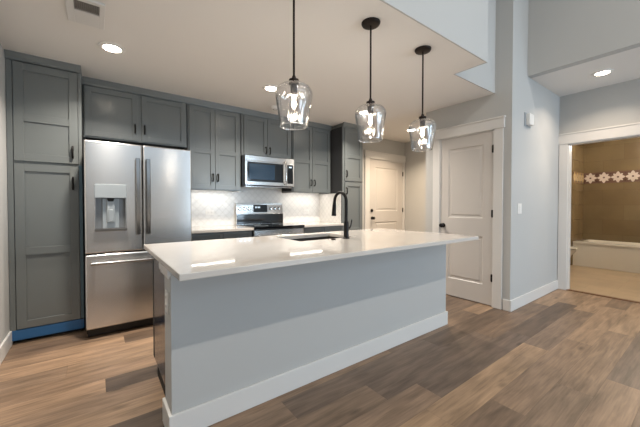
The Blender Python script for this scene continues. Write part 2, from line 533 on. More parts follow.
# decorative mosaic band: a chain of four petal rosettes with dark centres
def mosaic(label, mp, u0, u1, z0, z1, ground, petal, dot, wp):
    """mp(u, d) -> x, y with d = distance out of the wall"""
    t = thing('mosaic_border', label, 'tile border', (*mp((u0 + u1) / 2, 0), z0))
    def slab(pts, d0, d1, bm, mi=0):
        lo = [bm.verts.new((*mp(u, d0), z)) for u, z in pts]
        hi = [bm.verts.new((*mp(u, d1), z)) for u, z in pts]
        n = len(pts)
        bm.faces.new(hi).material_index = mi
        for k in range(n): bm.faces.new((lo[k], lo[(k + 1) % n], hi[(k + 1) % n], hi[k])).material_index = mi
    bm = new(); slab([(u0, z0), (u1, z0), (u1, z1), (u0, z1)], 0, .004, bm)
    obj('backing', bm, ground, t)
    zc, hh = (z0 + z1) / 2, (z1 - z0) / 2
    pb = new()
    n = int((u1 - u0) / wp)
    for i in range(n):
        c = u1 - (i + .5) * wp
        spec = [(k * PI / 2, (wp * .5 if k % 2 == 0 else hh * .98), .030) for k in range(4)] + [(PI / 4 + k * PI / 2, hh * .85, .022) for k in range(4)]
        for q, (a, ln, wd) in enumerate(spec):
            ring = []
            for k in range(14):
                p = 2 * PI * k / 14
                u = ln * .56 + math.cos(p) * ln * .43
                w = math.sin(p) * wd * (1.0 - .35 * math.cos(p))
                ring.append((c + u * math.cos(a) - w * math.sin(a), zc + u * math.sin(a) + w * math.cos(a)))
            slab(ring, .004, .0055 + q * .0002, pb)
        for du, dz, r in [(0, 0, .017)] + [(wp * .5 * g, hh * .62 * h, .012) for g in (-1, 1) for h in (-1, 1)]:
            slab([(c + du + r * math.cos(2 * PI * k / 10), zc + dz + r * math.sin(2 * PI * k / 10)) for k in range(10)], .004, .0082, pb, 1)
    obj('rosette_tiles', pb, [petal, dot], t)


MOS = (mat('mosaic_brown', srgb(104, 76, 62), 0.3), mat('mosaic_cream', srgb(216, 202, 192), 0.25), mat('mosaic_plum', srgb(84, 52, 48), 0.3))
mosaic('white and plum floral mosaic border strip across the brown back wall of the tub', lambda u, d: (8.4 - d, u), .27, 1.794, 1.645, 1.872, *MOS, .205)
mosaic('gold toned floral mosaic strip on the narrow left side wall of the tub alcove', lambda u, d: (u, 1.8 - d), XT, 8.392, 1.645, 1.872,
       mat('mosaic_gold_ground', srgb(124, 92, 58), .3), mat('mosaic_gold', srgb(220, 194, 148), .25), MOS[2], .185)

# baseboards
BBH, BT = 0.127, 0.015


def baseboard(name, segs, parent=None, height=BBH):
    bm = new()
    for (x0, x1, y0, y1) in segs:
        rbox(bm, x0, x1, y0, y1, 0, height, 0.004, 2)
    return struct(name, bm, TRIM, parent)


baseboard('baseboard_left', [(XL, XL + BT, YBACK, 3.62)])
baseboard('baseboard_closet_side', [(XD - BT, XB, YB - BT, YB)])
baseboard('baseboard_closet_front', [(XD - BT, XD, YB, 1.494), (XD - BT, XD, 2.41, YCL)])
baseboard('baseboard_hall_right', [(XH - BT, XH, YCL, YH)])
baseboard('baseboard_hall_end', [(3.6, 4.05, YH - BT, YH)])
baseboard('baseboard_right', [(XB - BT, XB, YBACK, 0.27)])


# ------------------------------------------------------------------ doors and casings
def mapper(kind, origin):
    """local (u along, v out of the wall towards the room, z up) to world"""
    ox, oy = origin
    if kind == '-Y': return lambda u, v: (ox + u, oy - v)
    if kind == '-X': return lambda u, v: (ox - v, oy + u)


def mbox(bm, mp, u0, u1, v0, v1, z0, z1, r=0.0):
    a = mp(u0, v0); b = mp(u1, v1)
    X = sorted((a[0], b[0])); Y = sorted((a[1], b[1]))
    (rbox if r else box)(bm, X[0], X[1], Y[0], Y[1], z0, z1, *((r,) if r else ()))


def panel_door(bm, mp, u0, u1, z0, z1, panels, stile=0.11, thick=0.035, dep=0.01):
    """moulded door: flat slab, recessed panels with a raised sloping field"""
    mbox(bm, mp, u0, u1, -thick, -dep, z0, z1)
    pu0, pu1 = u0 + stile, u1 - stile
    mbox(bm, mp, u0, pu0, -dep, 0, z0, z1)
    mbox(bm, mp, pu1, u1, -dep, 0, z0, z1)
    zs = [z0] + [z for p in panels for z in p] + [z1]
    for a, b in zip(zs[0::2], zs[1::2]):
        mbox(bm, mp, pu0, pu1, -dep, 0, a, b)
    for (a, b) in panels:
        # sloped moulding ring then a raised field
        def ring(ins, v):
            return [bm.verts.new((*mp(u, v), z)) for u, z in ((pu0 + ins, a + ins), (pu1 - ins, a + ins), (pu1 - ins, b - ins), (pu0 + ins, b - ins))]
        R = [ring(0.0, -0.0005), ring(0.010, -dep + .0005), ring(0.030, -dep + .0005), ring(0.045, -0.003)]
        for A, B in zip(R, R[1:]):
            for k in range(4):
                bm.faces.new((A[k], A[(k + 1) % 4], B[(k + 1) % 4], B[k]))
        bm.faces.new(R[-1])


def casing(name, mp, u0, u1, z1, w=0.075, head=0.12, t=0.018, wr=None):
    bm = new()
    wr = wr or w
    mbox(bm, mp, u0 - w, u0, 0, t, 0, z1, .003)
    mbox(bm, mp, u1, u1 + wr, 0, t, 0, z1, .003)
    mbox(bm, mp, u0 - w - .012, u1 + wr + .012, 0, t + .006, z1, z1 + head, .003)
    mbox(bm, mp, u0 - w - .02, u1 + wr + .02, 0, t + .014, z1 + head, z1 + head + .02, .003)
    # jamb lining inside the opening
    mbox(bm, mp, u0 - .001, u0 + .012, -.11, 0.002, 0, z1)
    mbox(bm, mp, u1 - .012, u1 + .001, -.11, 0.002, 0, z1)
    mbox(bm, mp, u0, u1, -.11, 0.002, z1 - .012, z1 + .001)
    return struct(name, bm, TRIM)


def knob(parent, mp, u, z, v=0.0, sgn=1, name='knob'):
    bm = new()
    c = mp(u, v)
    ax = 'Y' if mp(0, 1)[0] == mp(0, 0)[0] else 'X'
    prof = [(0.0, -.0), (.03, 0), (.03, -.006), (.012, -.01), (.012, -.035), (.026, -.042), (.029, -.055), (.022, -.066), (0, -.07)]
    lathe(bm, prof, (c[0], c[1], z), 20, axis=ax)
    return obj(name, bm, BLACK, parent, smooth=True)


def hinge(parent, mp, u, z):
    bm = new()
    a = mp(u, .006)
    tube(bm, [(a[0], a[1], z - .045), (a[0], a[1], z + .045)], .007, 10)
    mbox(bm, mp, u - .012, u + .012, 0.0, .004, z - .042, z + .042)
    return obj('hinge', bm, BLACK, parent)


# pantry closet door (faces -X); u runs along +Y
mp1 = mapper('-X', (XD, 0))
mpd = mapper('-X', (XD + .004, 0))
casing('trim_1', mp1, DY0, DY1, DH, w=0.1, head=0.115)
bm = new()
panel_door(bm, mpd, DY0 + .014, DY1 - .014, 0.012, DH - .014, [(0.24, 0.82), (1.04, 1.93)], stile=.105)
d1 = struct('door_1', bm, DOORW)
knob(d1, mpd, 2.235, 0.93)
for z in (1.86, 1.10, 0.34): hinge(d1, mp1, DY0 + .013, z)
# hall entry door (faces -Y)
mp2 = mapper('-Y', (0, YH))
mpe = mapper('-Y', (0, YH + .004))
casing('trim_2', mp2, 4.185, 5.2, 2.085, w=.12, head=.115, wr=.04)
bm = new()
panel_door(bm, mpe, 4.199, 5.186, 0.012, 2.07, [(0.22, 0.87), (1.085, 1.93)], stile=.17)
d2 = struct('door_2', bm, DOORW)
knob(d2, mpe, 4.27, 0.95)
bm = new(); lathe(bm, [(0, 0), (.03, 0), (.03, -.012), (.014, -.018), (.014, -.03), (0, -.03)], (4.262, YH + .004, 1.095), 20, axis='Y')
obj('deadbolt', bm, BLACK, d2, smooth=True)
for z in (1.842, 1.095, 0.34): hinge(d2, mp2, 5.187, z)
# bathroom opening casing
mp3 = mapper('-X', (XB, 0))
casing('trim_3', mp3, OY0, OY1, OH, w=.1, head=.13)
bm = new(); rbox(bm, XB - .01, XB + .05, OY0, OY1, 0, .012, .004)
struct('trim_4', bm, mat('threshold_brown', srgb(120, 84, 56), 0.4))


# ------------------------------------------------------------------ cabinets
def shaker(x0, x1, z0, z1, yf, parent, rails=(), st=0.062, mats=CAB, name='door', t=0.02):
    """shaker door facing -Y with its face at yf; rails = heights of extra middle rails"""
    bm = new()
    box(bm, x0 + .002, x1 - .002, yf + .013, yf + t, z0 + .002, z1 - .002)
    rbox(bm, x0, x0 + st, yf, yf + t, z0, z1, .0015, 1)
    rbox(bm, x1 - st, x1, yf, yf + t, z0, z1, .0015, 1)
    for a, b in [(z0, z0 + st), (z1 - st, z1)] + [(r - st / 2, r + st / 2) for r in rails]:
        rbox(bm, x0 + st - .001, x1 - st + .001, yf + .0005, yf + t, a, b, .0015, 1)
    return obj(name, bm, mats, parent)


def pull(parent, x, z0, z1, yf):
    bm = new()
    zm = (z0 + z1) / 2
    pts = [(x, yf, z0 + .008), (x, yf - .02, z0 + .004), (x, yf - .03, z0 + .02), (x, yf - .033, zm), (x, yf - .03, z1 - .02), (x, yf - .02, z1 - .004), (x, yf, z1 - .008)]
    tube(bm, pts, .008, 8)
    return obj('handle', bm, BLACK, parent, smooth=True)


def crown(parent, x0, x1, yf, z0=2.43, ends=(0, 0)):
    bm = new()
    prof = [(0, z0), (-.012, z0), (-.014, z0 + .02), (-.03, ZC - .012), (-.034, ZC - .0015), (0, ZC - .0015)]
    A = [bm.verts.new((x0 - (0 if not ends[0] else -p[0]), yf + p[0], p[1])) for p in prof]
    B = [bm.verts.new((x1 + (0 if not ends[1] else -p[0]), yf + p[0], p[1])) for p in prof]
    n = len(prof)
    for k in range(n):
        bm.faces.new((A[k], A[(k + 1) % n], B[(k + 1) % n], B[k]))
    bm.faces.new(A); bm.faces.new(B)
    return obj('crown_moulding', bm, CAB, parent)


def body(parent, x0, x1, yf, y1, z0, z1, m=CAB, name='cabinet_body'):
    bm = new()
    box(bm, x0, x1, yf, y1, z0, z1)
    return obj(name, bm, m, parent)


# tall pantry cabinet at the left wall
PF = 3.569
t = thing('pantry_cabinet', 'tall grey two-door pantry cabinet against the left wall beside the fridge', 'cabinet', (-.35, PF, 0))
body(t, XL + .002, -.104, PF + .022, YK - .002, .1, 2.496, [CAB])
bm = new(); box(bm, -.1035, -.1022, PF + .03, YK - .01, .1, 1.9)
obj('side_panel', bm, CABD, t)  # thin dark sheet standing in for the shade in the gap beside the fridge
bm = new(); box(bm, XL + .003, -.57, PF + .006, PF + .022, .1, 2.44)
obj('filler_strip', bm, CAB, t)
bm = new(); box(bm, -.128, -.104, PF + .006, PF + .022, 1.575, 2.44)
obj('upper_stile', bm, CAB, t)
bm = new(); box(bm, -.128, -.104, PF + .006, PF + .022, .13, 1.575)
e = obj('side_stile', bm, TEAL, t); e['label'] = 'teal blue edge strip beside the fridge'
bm = new(); rbox(bm, -.6, -.104, PF + .004, PF + .022, .035, .123, .002)
e = obj('bottom_rail', bm, BLUE, t); e['label'] = 'bright blue bottom rail'
bm = new(); box(bm, -.6, -.11, PF + .06, YK - .01, 0, .1)
obj('toe_kick', bm, CABD, t)
d = shaker(-.565, -.132, 1.585, 2.428, PF, t, (1.96,), st=.065); pull(d, -.172, 1.635, 1.745, PF)
d = shaker(-.565, -.132, .130, 1.562, PF, t, (.80,), st=.065); pull(d, -.172, 1.345, 1.462, PF)
crown(t, XL + .002, -.104, PF + .006, 2.435)

UF = 3.856


def upper(name_label, x0, x1, z0, doors, rails, handles, side=None):
    t = thing('wall_cabinet', name_label, 'cabinet', ((x0 + x1) / 2, UF, z0))
    body(t, x0 + .001, x1 - .001, UF + .021, YK - .004, z0 + .024, 2.496, CABD)  # body coloured near-black to draw the shadow lines between cabinets
    for q in (x0 + .001, x1 - .017):
        bm = new(); box(bm, q, q + .016, UF + .021, YK - .009, z0, z0 + .024)
        obj('end_lip', bm, CAB, t)
    bm = new(); box(bm, x0 + .006, x1 - .006, UF + .004, UF + .022, z0 + .0005, 2.44)
    obj('face_frame', bm, CAB, t)
    for (a, b), (hx, h0, h1) in zip(doors, handles):
        bm_g = shaker(a, b, z0 + .012, 2.42, UF - .012, t, rails, st=.055)
        pull(bm_g, hx, h0, h1, UF - .012)
    crown(t, x0, x1, UF - .002, 2.428)
    return t


upper('grey double-door wall cabinet above the stainless fridge', -.102, .903, 1.90, [(-.088, .383), (.419, .884)], (), [(.355, 1.99, 2.09), (.447, 1.99, 2.09)])
upper('grey double-door wall cabinet between the fridge and the microwave', .903, 1.588, 1.39, [(.925, 1.234), (1.239, 1.562)], (1.876,), [(1.205, 1.5, 1.6), (1.268, 1.5, 1.6)])
upper('short grey double-door wall cabinet directly above the microwave', 1.589, 2.391, 1.877, [(1.628, 1.978), (1.983, 2.365)], (), [(1.95, 1.92, 2.02), (2.012, 1.92, 2.02)])
upper('grey double-door wall cabinet right of the microwave', 2.391, 3.150, 1.39, [(2.412, 2.765), (2.77, 3.125)], (1.876,), [(2.735, 1.5, 1.6), (2.8, 1.5, 1.6)])

# tall cabinet at the right end
TF = 3.562
t = thing('tall_cabinet', 'tall deep grey cabinet with dark side at the right end of the counters', 'cabinet', (3.37, TF, 0))
body(t, 3.166, 3.594, TF + .022, YK - .002, .1, 2.496)
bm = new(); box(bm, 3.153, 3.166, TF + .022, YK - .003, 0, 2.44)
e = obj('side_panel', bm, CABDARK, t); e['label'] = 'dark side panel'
bm = new(); box(bm, 3.153, 3.594, TF + .006, TF + .022, .1, 2.44)
obj('face_frame', bm, CAB, t)
bm = new(); box(bm, 3.166, 3.59, TF + .07, YK - .01, 0, .1)
obj('toe_kick', bm, CABD, t)
d = shaker(3.19, 3.575, 1.585, 2.425, TF - .012, t, (1.98,), st=.06); pull(d, 3.215, 1.64, 1.75, TF - .012)
d = shaker(3.19, 3.575, .13, 1.562, TF - .012, t, (.80,), st=.06); pull(d, 3.215, 1.37, 1.48, TF - .012)
crown(t, 3.15, 3.596, TF, 2.43)


# base cabinets
def base_cab(label, x0, x1, doors):
    t = thing('base_cabinet', label, 'cabinet', ((x0 + x1) / 2, 3.56, 0))
    body(t, x0, x1, 3.56, YK - .004, .1, .882)
    bm = new(); box(bm, x0, x1, 3.63, YK - .01, 0, .1)
    obj('toe_kick', bm, CABD, t)
    for (a, b) in doors:
        d = shaker(a, b, .70, .865, 3.538, t, (), st=.03, name='drawer')
        bm = new(); xm = (a + b) / 2
        tube(bm, [(xm - .05, 3.538, .79), (xm - .05, 3.508, .79), (xm + .05, 3.508, .79), (xm + .05, 3.538, .79)], .006, 8)
        obj('handle', bm, BLACK, d)
        d = shaker(a, b, .12, .69, 3.538, t, (), st=.055)
        pull(d, b - .03, .55, .65, 3.538)


base_cab('grey base cabinet between the fridge and the range', .85, 1.608, [(.87, 1.225), (1.23, 1.59)])
base_cab('grey base cabinet right of the range', 2.388, 3.148, [(2.405, 2.765), (2.77, 3.13)])
for (x0, x1, lab) in ((.84, 1.611, 'short white quartz worktop between fridge and range'), (2.385, 3.148, 'short white quartz worktop right of the range')):
    bm = new(); rbox(bm, x0, x1, 3.505, YK - .008, .8825, .914, .003)
    tag(obj('worktop', bm, QUARTZ, base=((x0 + x1) / 2, 3.505, .8825)), lab, 'countertop')
bm = new(); box(bm, .83, 3.149, YK - .008, YK - .0005, .9145, 1.46)
tag(obj('backsplash', bm, LANTERN, base=(2, YK - .008, .9145)), 'glossy white patterned tile backsplash on the wall behind the range', 'backsplash')
bm = new(); box(bm, 3.1455, 3.1525, 3.6, YK - .009, .9145, 1.389)
tag(obj('side_splash', bm, LANTERN, base=(3.15, 3.6, .9145)), 'narrow white tile side splash on the tall cabinet side', 'backsplash')


# under-cabinet lights
def under_light(x0, x1, label):
    t = thing('led_strip', label, 'light', ((x0 + x1) / 2, 3.9975, 1.413))
    bm = new(); rbox(bm, x0, x1, 3.975, 4.02, 1.402, 1.4135, .002)
    obj('housing', bm, WPLAST, t)
    bm = new(); box(bm, x0 + .01, x1 - .01, 3.979, 4.016, 1.4, 1.402)
    obj('diffuser', bm, LEDM, t)
    area('strip_light', ((x0 + x1) / 2, 3.9975, 1.398), (0, .15, -1), x1 - x0 - .05, .03, P_UNDER, (1, .93, .85), t)


under_light(.96, 1.56, 'lit under-cabinet light strip left of the range')
under_light(2.45, 3.09, 'lit under-cabinet light strip right of the range')


# backsplash outlets
def outlet_h(x, z, label):
    t = thing('wall_outlet', label, 'outlet', (x, YK - .0085, z))
    y1 = YK - .0082
    bm = new(); rbox(bm, x - .06, x + .06, y1 - .006, y1, z - .036, z + .036, .003)
    obj('plate', bm, WPLAST, t)
    for s in (-1, 1):
        bm = new(); rbox(bm, x + s * .022 - .015, x + s * .022 + .015, y1 - .008, y1 - .0055, z - .014, z + .014, .002)
        r = obj('receptacle', bm, WPLAST, t)
        bm = new()
        box(bm, x + s * .022 - .006, x + s * .022 + .006, y1 - .0086, y1 - .0078, z + .004, z + .0065)
        box(bm, x + s * .022 - .006, x + s * .022 + .006, y1 - .0086, y1 - .0078, z - .0065, z - .004)
        obj('slots', bm, SLOT, r)


outlet_h(1.26, 1.10, 'white sideways outlet plate on the backsplash left of the range')
outlet_h(2.86, 1.085, 'white sideways outlet plate on the backsplash right of the range')


# ------------------------------------------------------------------ fridge
def fridge():
    RF = 3.309
    X0, X1, XM = -.085, .815, .365
    t = thing('refrigerator', 'stainless steel french door refrigerator with ice and water dispenser', 'refrigerator', (.365, 3.4, 0))
    bm = new(); rbox(bm, X0 + .005, X1 - .005, RF + .075, 4.05, .03, 1.755, .004)
    obj('cabinet_body', bm, mat('fridge_side_gap_shade', srgb(24, 24, 25), .5), t)  # near-black body colour stands in for shade in the pantry gap
    bm = new(); box(bm, X0 + .01, X1 - .01, RF + .06, RF + .3, .012, .085)
    for x in (X0 + .05, X1 - .05):
        tube(bm, [(x, RF + .12, 0), (x, RF + .12, .03)], .018, 12); tube(bm, [(x, 3.95, 0), (x, 3.95, .04)], .018, 12)
    obj('base_grille', bm, BPLAST, t)
    bm = new(); box(bm, X0 + .004, X1 - .004, RF + .055, RF + .076, .085, 1.765)
    obj('door_gasket', bm, BPLAST, t)
    # left door: built around the dispenser recess
    dx0, dx1, dz0, dz1 = -.008, .226, .985, 1.268
    bm = new()
    xs = [X0, dx0, dx1, XM - .003]; zs = [.768, dz0, dz1, 1.778]
    yb = RF + .055
    # front face grid with hole, plus bevelled perimeter
    r = .012
    def vx(x, z):
        return bm.verts.new((x, RF, z))
    fx = [X0 + r, dx0, dx1, XM - .003 - r]; fz = [zs[0] + r, dz0, dz1, zs[3] - r]
    G = [[vx(x, z) for z in fz] for x in fx]
    for i in range(3):
        for j in range(3):
            if i == 1 and j == 1: continue
            bm.faces.new((G[i][j], G[i + 1][j], G[i + 1][j + 1], G[i][j + 1]))
    # perimeter rings
    ring0 = [G[0][0], G[1][0], G[2][0], G[3][0], G[3][1], G[3][2], G[3][3], G[2][3], G[1][3], G[0][3], G[0][2], G[0][1]]
    def off(v, o, y):
        x = v.co.x; z = v.co.z
        if abs(x - fx[0]) < 1e-6: x -= o
        if abs(x - fx[3]) < 1e-6: x += o
        if abs(z - fz[0]) < 1e-6: z -= o
        if abs(z - fz[3]) < 1e-6: z += o
        return bm.verts.new((x, y, z))
    prev = ring0
    for o_, y_ in ((r * .7, RF + r * .3), (r, RF + r), (r, yb)):
        cur = [off(v, o_, y_) for v in ring0]
        for k in range(12):
            bm.faces.new((prev[k], prev[(k + 1) % 12], cur[(k + 1) % 12], cur[k]))
        prev = cur
    bm.faces.new(prev)
    dl = obj('door', bm, STEEL, t)
    # dispenser
    bm = new()
    w = .003
    box(bm, dx0 - w, dx0 + .004, RF - .002, RF + .05, dz0, dz1)
    box(bm, dx1 - .004, dx1 + w, RF - .002, RF + .05, dz0, dz1)
    box(bm, dx0, dx1, RF + .045, RF + .052, dz0, dz1)
    box(bm, dx0, dx1, RF, RF + .05, dz1 - .004, dz1)
    disp = obj('dispenser', bm, CAVITY, dl)
    bm = new(); rbox(bm, dx0 - .004, dx1 + .004, RF - .006, RF + .004, dz1, 1.392, .003)
    e = obj('control_panel', bm, GREYP, dl)
    bm = new()
    rbox(bm, dx0 - .006, dx1 + .006, RF - .022, RF + .05, dz0 - .018, dz0 + .006, .003)
    obj('drip_tray', bm, STEELH, dl)
    bm = new(); rbox(bm, .045, .173, RF + .03, RF + .0455, dz0 + .006, dz1 - .006, .004)
    obj('splash_guard', bm, GREYP, dl)
    bm = new()
    rbox(bm, .078, .14, RF + .012, RF + .03, 1.04, 1.25, .006)
    rbox(bm, .09, .128, RF + .004, RF + .014, 1.05, 1.16, .004)
    obj('paddle', bm, GREYP, dl)
    bm = new()
    lathe(bm, [(.0, 0), (.022, 0), (.03, .03), (0, .03)], (.108, RF + .022, dz1 - .032), 16)
    obj('spout', bm, BPLAST, dl, smooth=True)
    # right door
    bm = new(); rbox(bm, XM + .003, X1, RF, yb, .768, 1.778, .012, 3)
    dr = obj('door', bm, STEEL, t, bevel=0)
    bm = new(); rbox(bm, .70, .775, RF - .0015, RF + .001, 1.712, 1.722, .0005, 1)
    obj('name_plate', bm, CHROME, dr)
    # freezer drawer
    bm = new(); rbox(bm, X0, X1, RF, yb, .088, .757, .012, 3)
    fz_ = obj('freezer_drawer', bm, STEEL, t)
    # handles
    def bar(par, x):
        bm = new()
        pts = []
        n = 12
        A, B = [], []
        for k in range(n + 1):
            s = k / n
            z = .925 + .72 * s
            y = RF - .045 - .018 * math.sin(PI * s)
            A.append((y, z))
        v = []
        for (y, z) in A:
            v.append([bm.verts.new((x - .018, y + .006, z)), bm.verts.new((x - .013, y, z)), bm.verts.new((x + .013, y, z)), bm.verts.new((x + .018, y + .006, z)), bm.verts.new((x + .016, y + .016, z)), bm.verts.new((x - .016, y + .016, z))])
        for a, b in zip(v, v[1:]):
            for k in range(6):
                bm.faces.new((a[k], a[(k + 1) % 6], b[(k + 1) % 6], b[k]))
        bm.faces.new(v[0]); bm.faces.new(v[-1])
        rbox(bm, x - .012, x + .012, RF - .036, RF, .94, .975, .003)
        rbox(bm, x - .012, x + .012, RF - .036, RF, 1.595, 1.63, .003)
        obj('handle', bm, STEELH, par)
    bar(dl, .322); bar(dr, .408)
    bm = new()
    tube(bm, [(-.045, RF - .05, .682), (.775, RF - .05, .682)], .011, 16)
    for x in (-.02, .75):
        rbox(bm, x - .015, x + .015, RF - .045, RF, .67, .694, .003)
    obj('handle', bm, STEELH, fz_, smooth=True)


fridge()


# ------------------------------------------------------------------ range
def kitchen_range():
    X0, X1 = 1.618, 2.378
    t = thing('range', 'freestanding stainless steel electric range with black glass cooktop', 'range', (2.0, 3.6, 0))
    bm = new(); box(bm, X0, X1, 3.56, 4.15, .06, .887)
    for x in (X0 + .05, X1 - .05):
        for y in (3.62, 4.1): tube(bm, [(x, y, 0), (x, y, .07)], .016, 10)
    obj('range_body', bm, BPLAST, t)
    bm = new(); rbox(bm, X0 - .003, X1 + .003, 3.495, 4.10, .888, .922, .004)
    c = obj('cooktop', bm, BGLASS, t)
    for (x, y, r) in ((1.8, 3.68, .09), (2.2, 3.68, .11), (1.8, 3.95, .11), (2.2, 3.95, .08)):
        bm = new()
        lathe(bm, [(r - .003, .0), (r, .0), (r, .0008), (r - .003, .0008), (r - .003, 0)], (x, y, .9222), 32)
        obj('burner_ring', bm, GREYP, c)
    # oven door with window and bar handle, drawer below
    bm = new(); rbox(bm, X0, X1, 3.515, 3.56, .24, .875, .006)
    d = obj('oven_door', bm, STEEL, t)
    bm = new(); rbox(bm, X0 + .1, X1 - .1, 3.511, 3.517, .36, .7, .003)
    obj('window', bm, BGLASS, d)
    bm = new(); tube(bm, [(X0 + .04, 3.46, .80), (X1 - .04, 3.46, .80)], .013, 14)
    for x in (X0 + .07, X1 - .07): rbox(bm, x - .012, x + .012, 3.465, 3.515, .79, .81, .003)
    obj('handle', bm, CHROME, d, smooth=True)
    bm = new(); rbox(bm, X0, X1, 3.515, 3.56, .07, .23, .006)
    obj('storage_drawer', bm, STEEL, t)
    # backguard
    bm = new()
    prof = [(4.095, .922), (4.15, .922), (4.15, 1.225), (4.125, 1.225), (4.108, 1.075), (4.095, 1.07)]
    A = [bm.verts.new((X0, *p)) for p in prof]; B = [bm.verts.new((X1, *p)) for p in prof]
    for k in range(6): bm.faces.new((A[k], A[(k + 1) % 6], B[(k + 1) % 6], B[k]))
    bm.faces.new(A); bm.faces.new(B)
    g = obj('backguard', bm, STEEL, t)
    bm = new(); rbox(bm, X0 + .004, X1 - .004, 4.088, 4.097, .924, 1.066, .002)
    e = obj('vent_panel', bm, BGLASS, g); e['label'] = 'black glossy lower panel'
    slope = lambda z: 4.108 + (z - 1.075) * (.017 / .15)
    bm = new()
    for x0, x1, z0, z1, o in ((1.885, 2.11, 1.095, 1.205, .004),):
        v = [bm.verts.new((x, slope(z) + dy, z)) for dy in (-o, .004) for x, z in ((x0, z0), (x1, z0), (x1, z1), (x0, z1))]
        for f in ((0, 1, 2, 3), (4, 7, 6, 5), (0, 4, 5, 1), (1, 5, 6, 2), (2, 6, 7, 3), (3, 7, 4, 0)): bm.faces.new([v[i] for i in f])
    ds = obj('display', bm, BGLASS, g)
    for x in (1.915, 1.935, 1.96, 1.98):
        z = 1.165; y = slope(z) - .0052
        bm = new(); box(bm, x, x + .012, y, y + .002, z - .012, z + .012)
        obj('digit', bm, SCREEN, ds)
    for x in (1.675, 1.745, 1.815, 2.175, 2.245, 2.315):
        bm = new()
        lathe(bm, [(0, 0), (.026, 0), (.026, -.006), (.02, -.012), (.018, -.034), (0, -.036)], (x, slope(1.145), 1.145), 20, axis='Y')
        obj('knob', bm, CHROME, g, smooth=True)


kitchen_range()


# ------------------------------------------------------------------ microwave
def microwave():
    X0, X1, Z0, Z1, Y0 = 1.612, 2.388, 1.462, 1.873, 3.80
    t = thing('microwave', 'stainless over-the-range microwave with dark window under short cabinet', 'microwave', (2.0, Y0, Z0))
    bm = new(); box(bm, 1.5895, X1, Y0 + .012, YK - .03, Z0, Z1 - .002)
    obj('microwave_body', bm, BPLAST, t)
    bm = new(); rbox(bm, X0, X1, Y0 - .02, Y0 + .011, Z1 - .07, Z1, .003)
    obj('top_trim', bm, STEEL, t)
    bm = new(); rbox(bm, X0, 2.255, Y0 - .02, Y0 + .011, Z0 + .012, Z1 - .071, .004)
    d = obj('door', bm, STEEL, t)
    bm = new(); rbox(bm, X0 + .03, 2.2, Y0 - .023, Y0 - .019, Z0 + .06, Z1 - .085, .002)
    w = obj('window', bm, BGLASS, d)
    bm = new(); rbox(bm, X0 + .06, 2.06, Y0 - .025, Y0 - .022, Z0 + .09, Z1 - .11, .002)
    obj('window_screen', bm, WINGLASS, w)
    bm = new()
    pts = [(2.225, Y0 - .02, Z0 + .04), (2.222, Y0 - .05, Z0 + .05), (2.222, Y0 - .068, Z0 + .17), (2.222, Y0 - .068, Z0 + .26), (2.222, Y0 - .05, Z1 - .055), (2.225, Y0 - .02, Z1 - .045)]
    tube(bm, pts, .011, 12)
    obj('handle', bm, CHROME, d, smooth=True)
    bm = new(); rbox(bm, 2.258, X1, Y0 - .02, Y0 + .011, Z0 + .012, Z1 - .071, .004)
    k = obj('control_panel', bm, STEEL, t)
    bm = new(); rbox(bm, 2.268, 2.365, Y0 - .023, Y0 - .019, Z0 + .05, Z1 - .085, .002)
    g = obj('keypad', bm, BGLASS, k)
    bm = new(); box(bm, 2.295, 2.34, Y0 - .0245, Y0 - .023, Z1 - .13, Z1 - .11)
    obj('clock', bm, SCREEN, g)
    bm = new(); rbox(bm, X0 + .02, X1 - .02, Y0 + .01, Y0 + .2, Z0 - .012, Z0, .003)
    obj('grease_vent', bm, CHROME, t)


microwave()


# ------------------------------------------------------------------ island
IX0, IX1, IY0, IY1 = .302, 2.848, 1.653, 1.825
t = thing('kitchen_island', 'long kitchen island with pale grey seating side and white baseboard', 'kitchen island', (1.58, 2.0, 0))
bm = new(); rbox(bm, IX0, IX1, IY0, IY1, 0, .8835, .002)
e = obj('knee_wall', bm, WALL, t); e['label'] = 'pale grey painted knee wall'
bm = new()
for (x0, x1, y0, y1) in ((IX0 - BT, IX1 + BT, IY0 - BT, IY0), (IX0 - BT, IX0, IY0, IY1 + .005), (IX1, IX1 + BT, IY0, IY1 + .005)):
    rbox(bm, x0, x1, y0, y1, 0, .131, .003)
e = obj('baseboard', bm, TRIM, t); e['label'] = 'white baseboard'
bm = new()
rbox(bm, IX0 - .016, IX0, IY0 - .005, 1.9, .842, .8835, .003)
rbox(bm, IX0 - .010, IX0, IY0 + .01, 1.885, .825, .842, .003)
obj('end_trim', bm, TRIM, t)
bm = new()
box(bm, .33, 1.29, IY1, 2.402, .1, .8835); box(bm, 1.95, 2.82, IY1, 2.41, .1, .8835)
box(bm, 1.29, 1.95, IY1, 2.41, .1, .66); box(bm, 1.29, 1.95, IY1, 1.96, .66, .8835); box(bm, 1.29, 1.95, 2.402, 2.41, .66, .8835)
obj('cabinet_body', bm, ISLEND, t)
bm = new(); box(bm, .34, 2.81, IY1, 2.345, 0, .1)
obj('toe_kick', bm, CABD, t)
bm = new(); box(bm, .33, 2.82, 2.412, 2.462, .1, .8835)
e = obj('face_frame', bm, CABD, t); e['label'] = 'face frame on the kitchen side, coloured black as the door edge shadow'  # black colour paints the shadow line along the door edges
n = 5
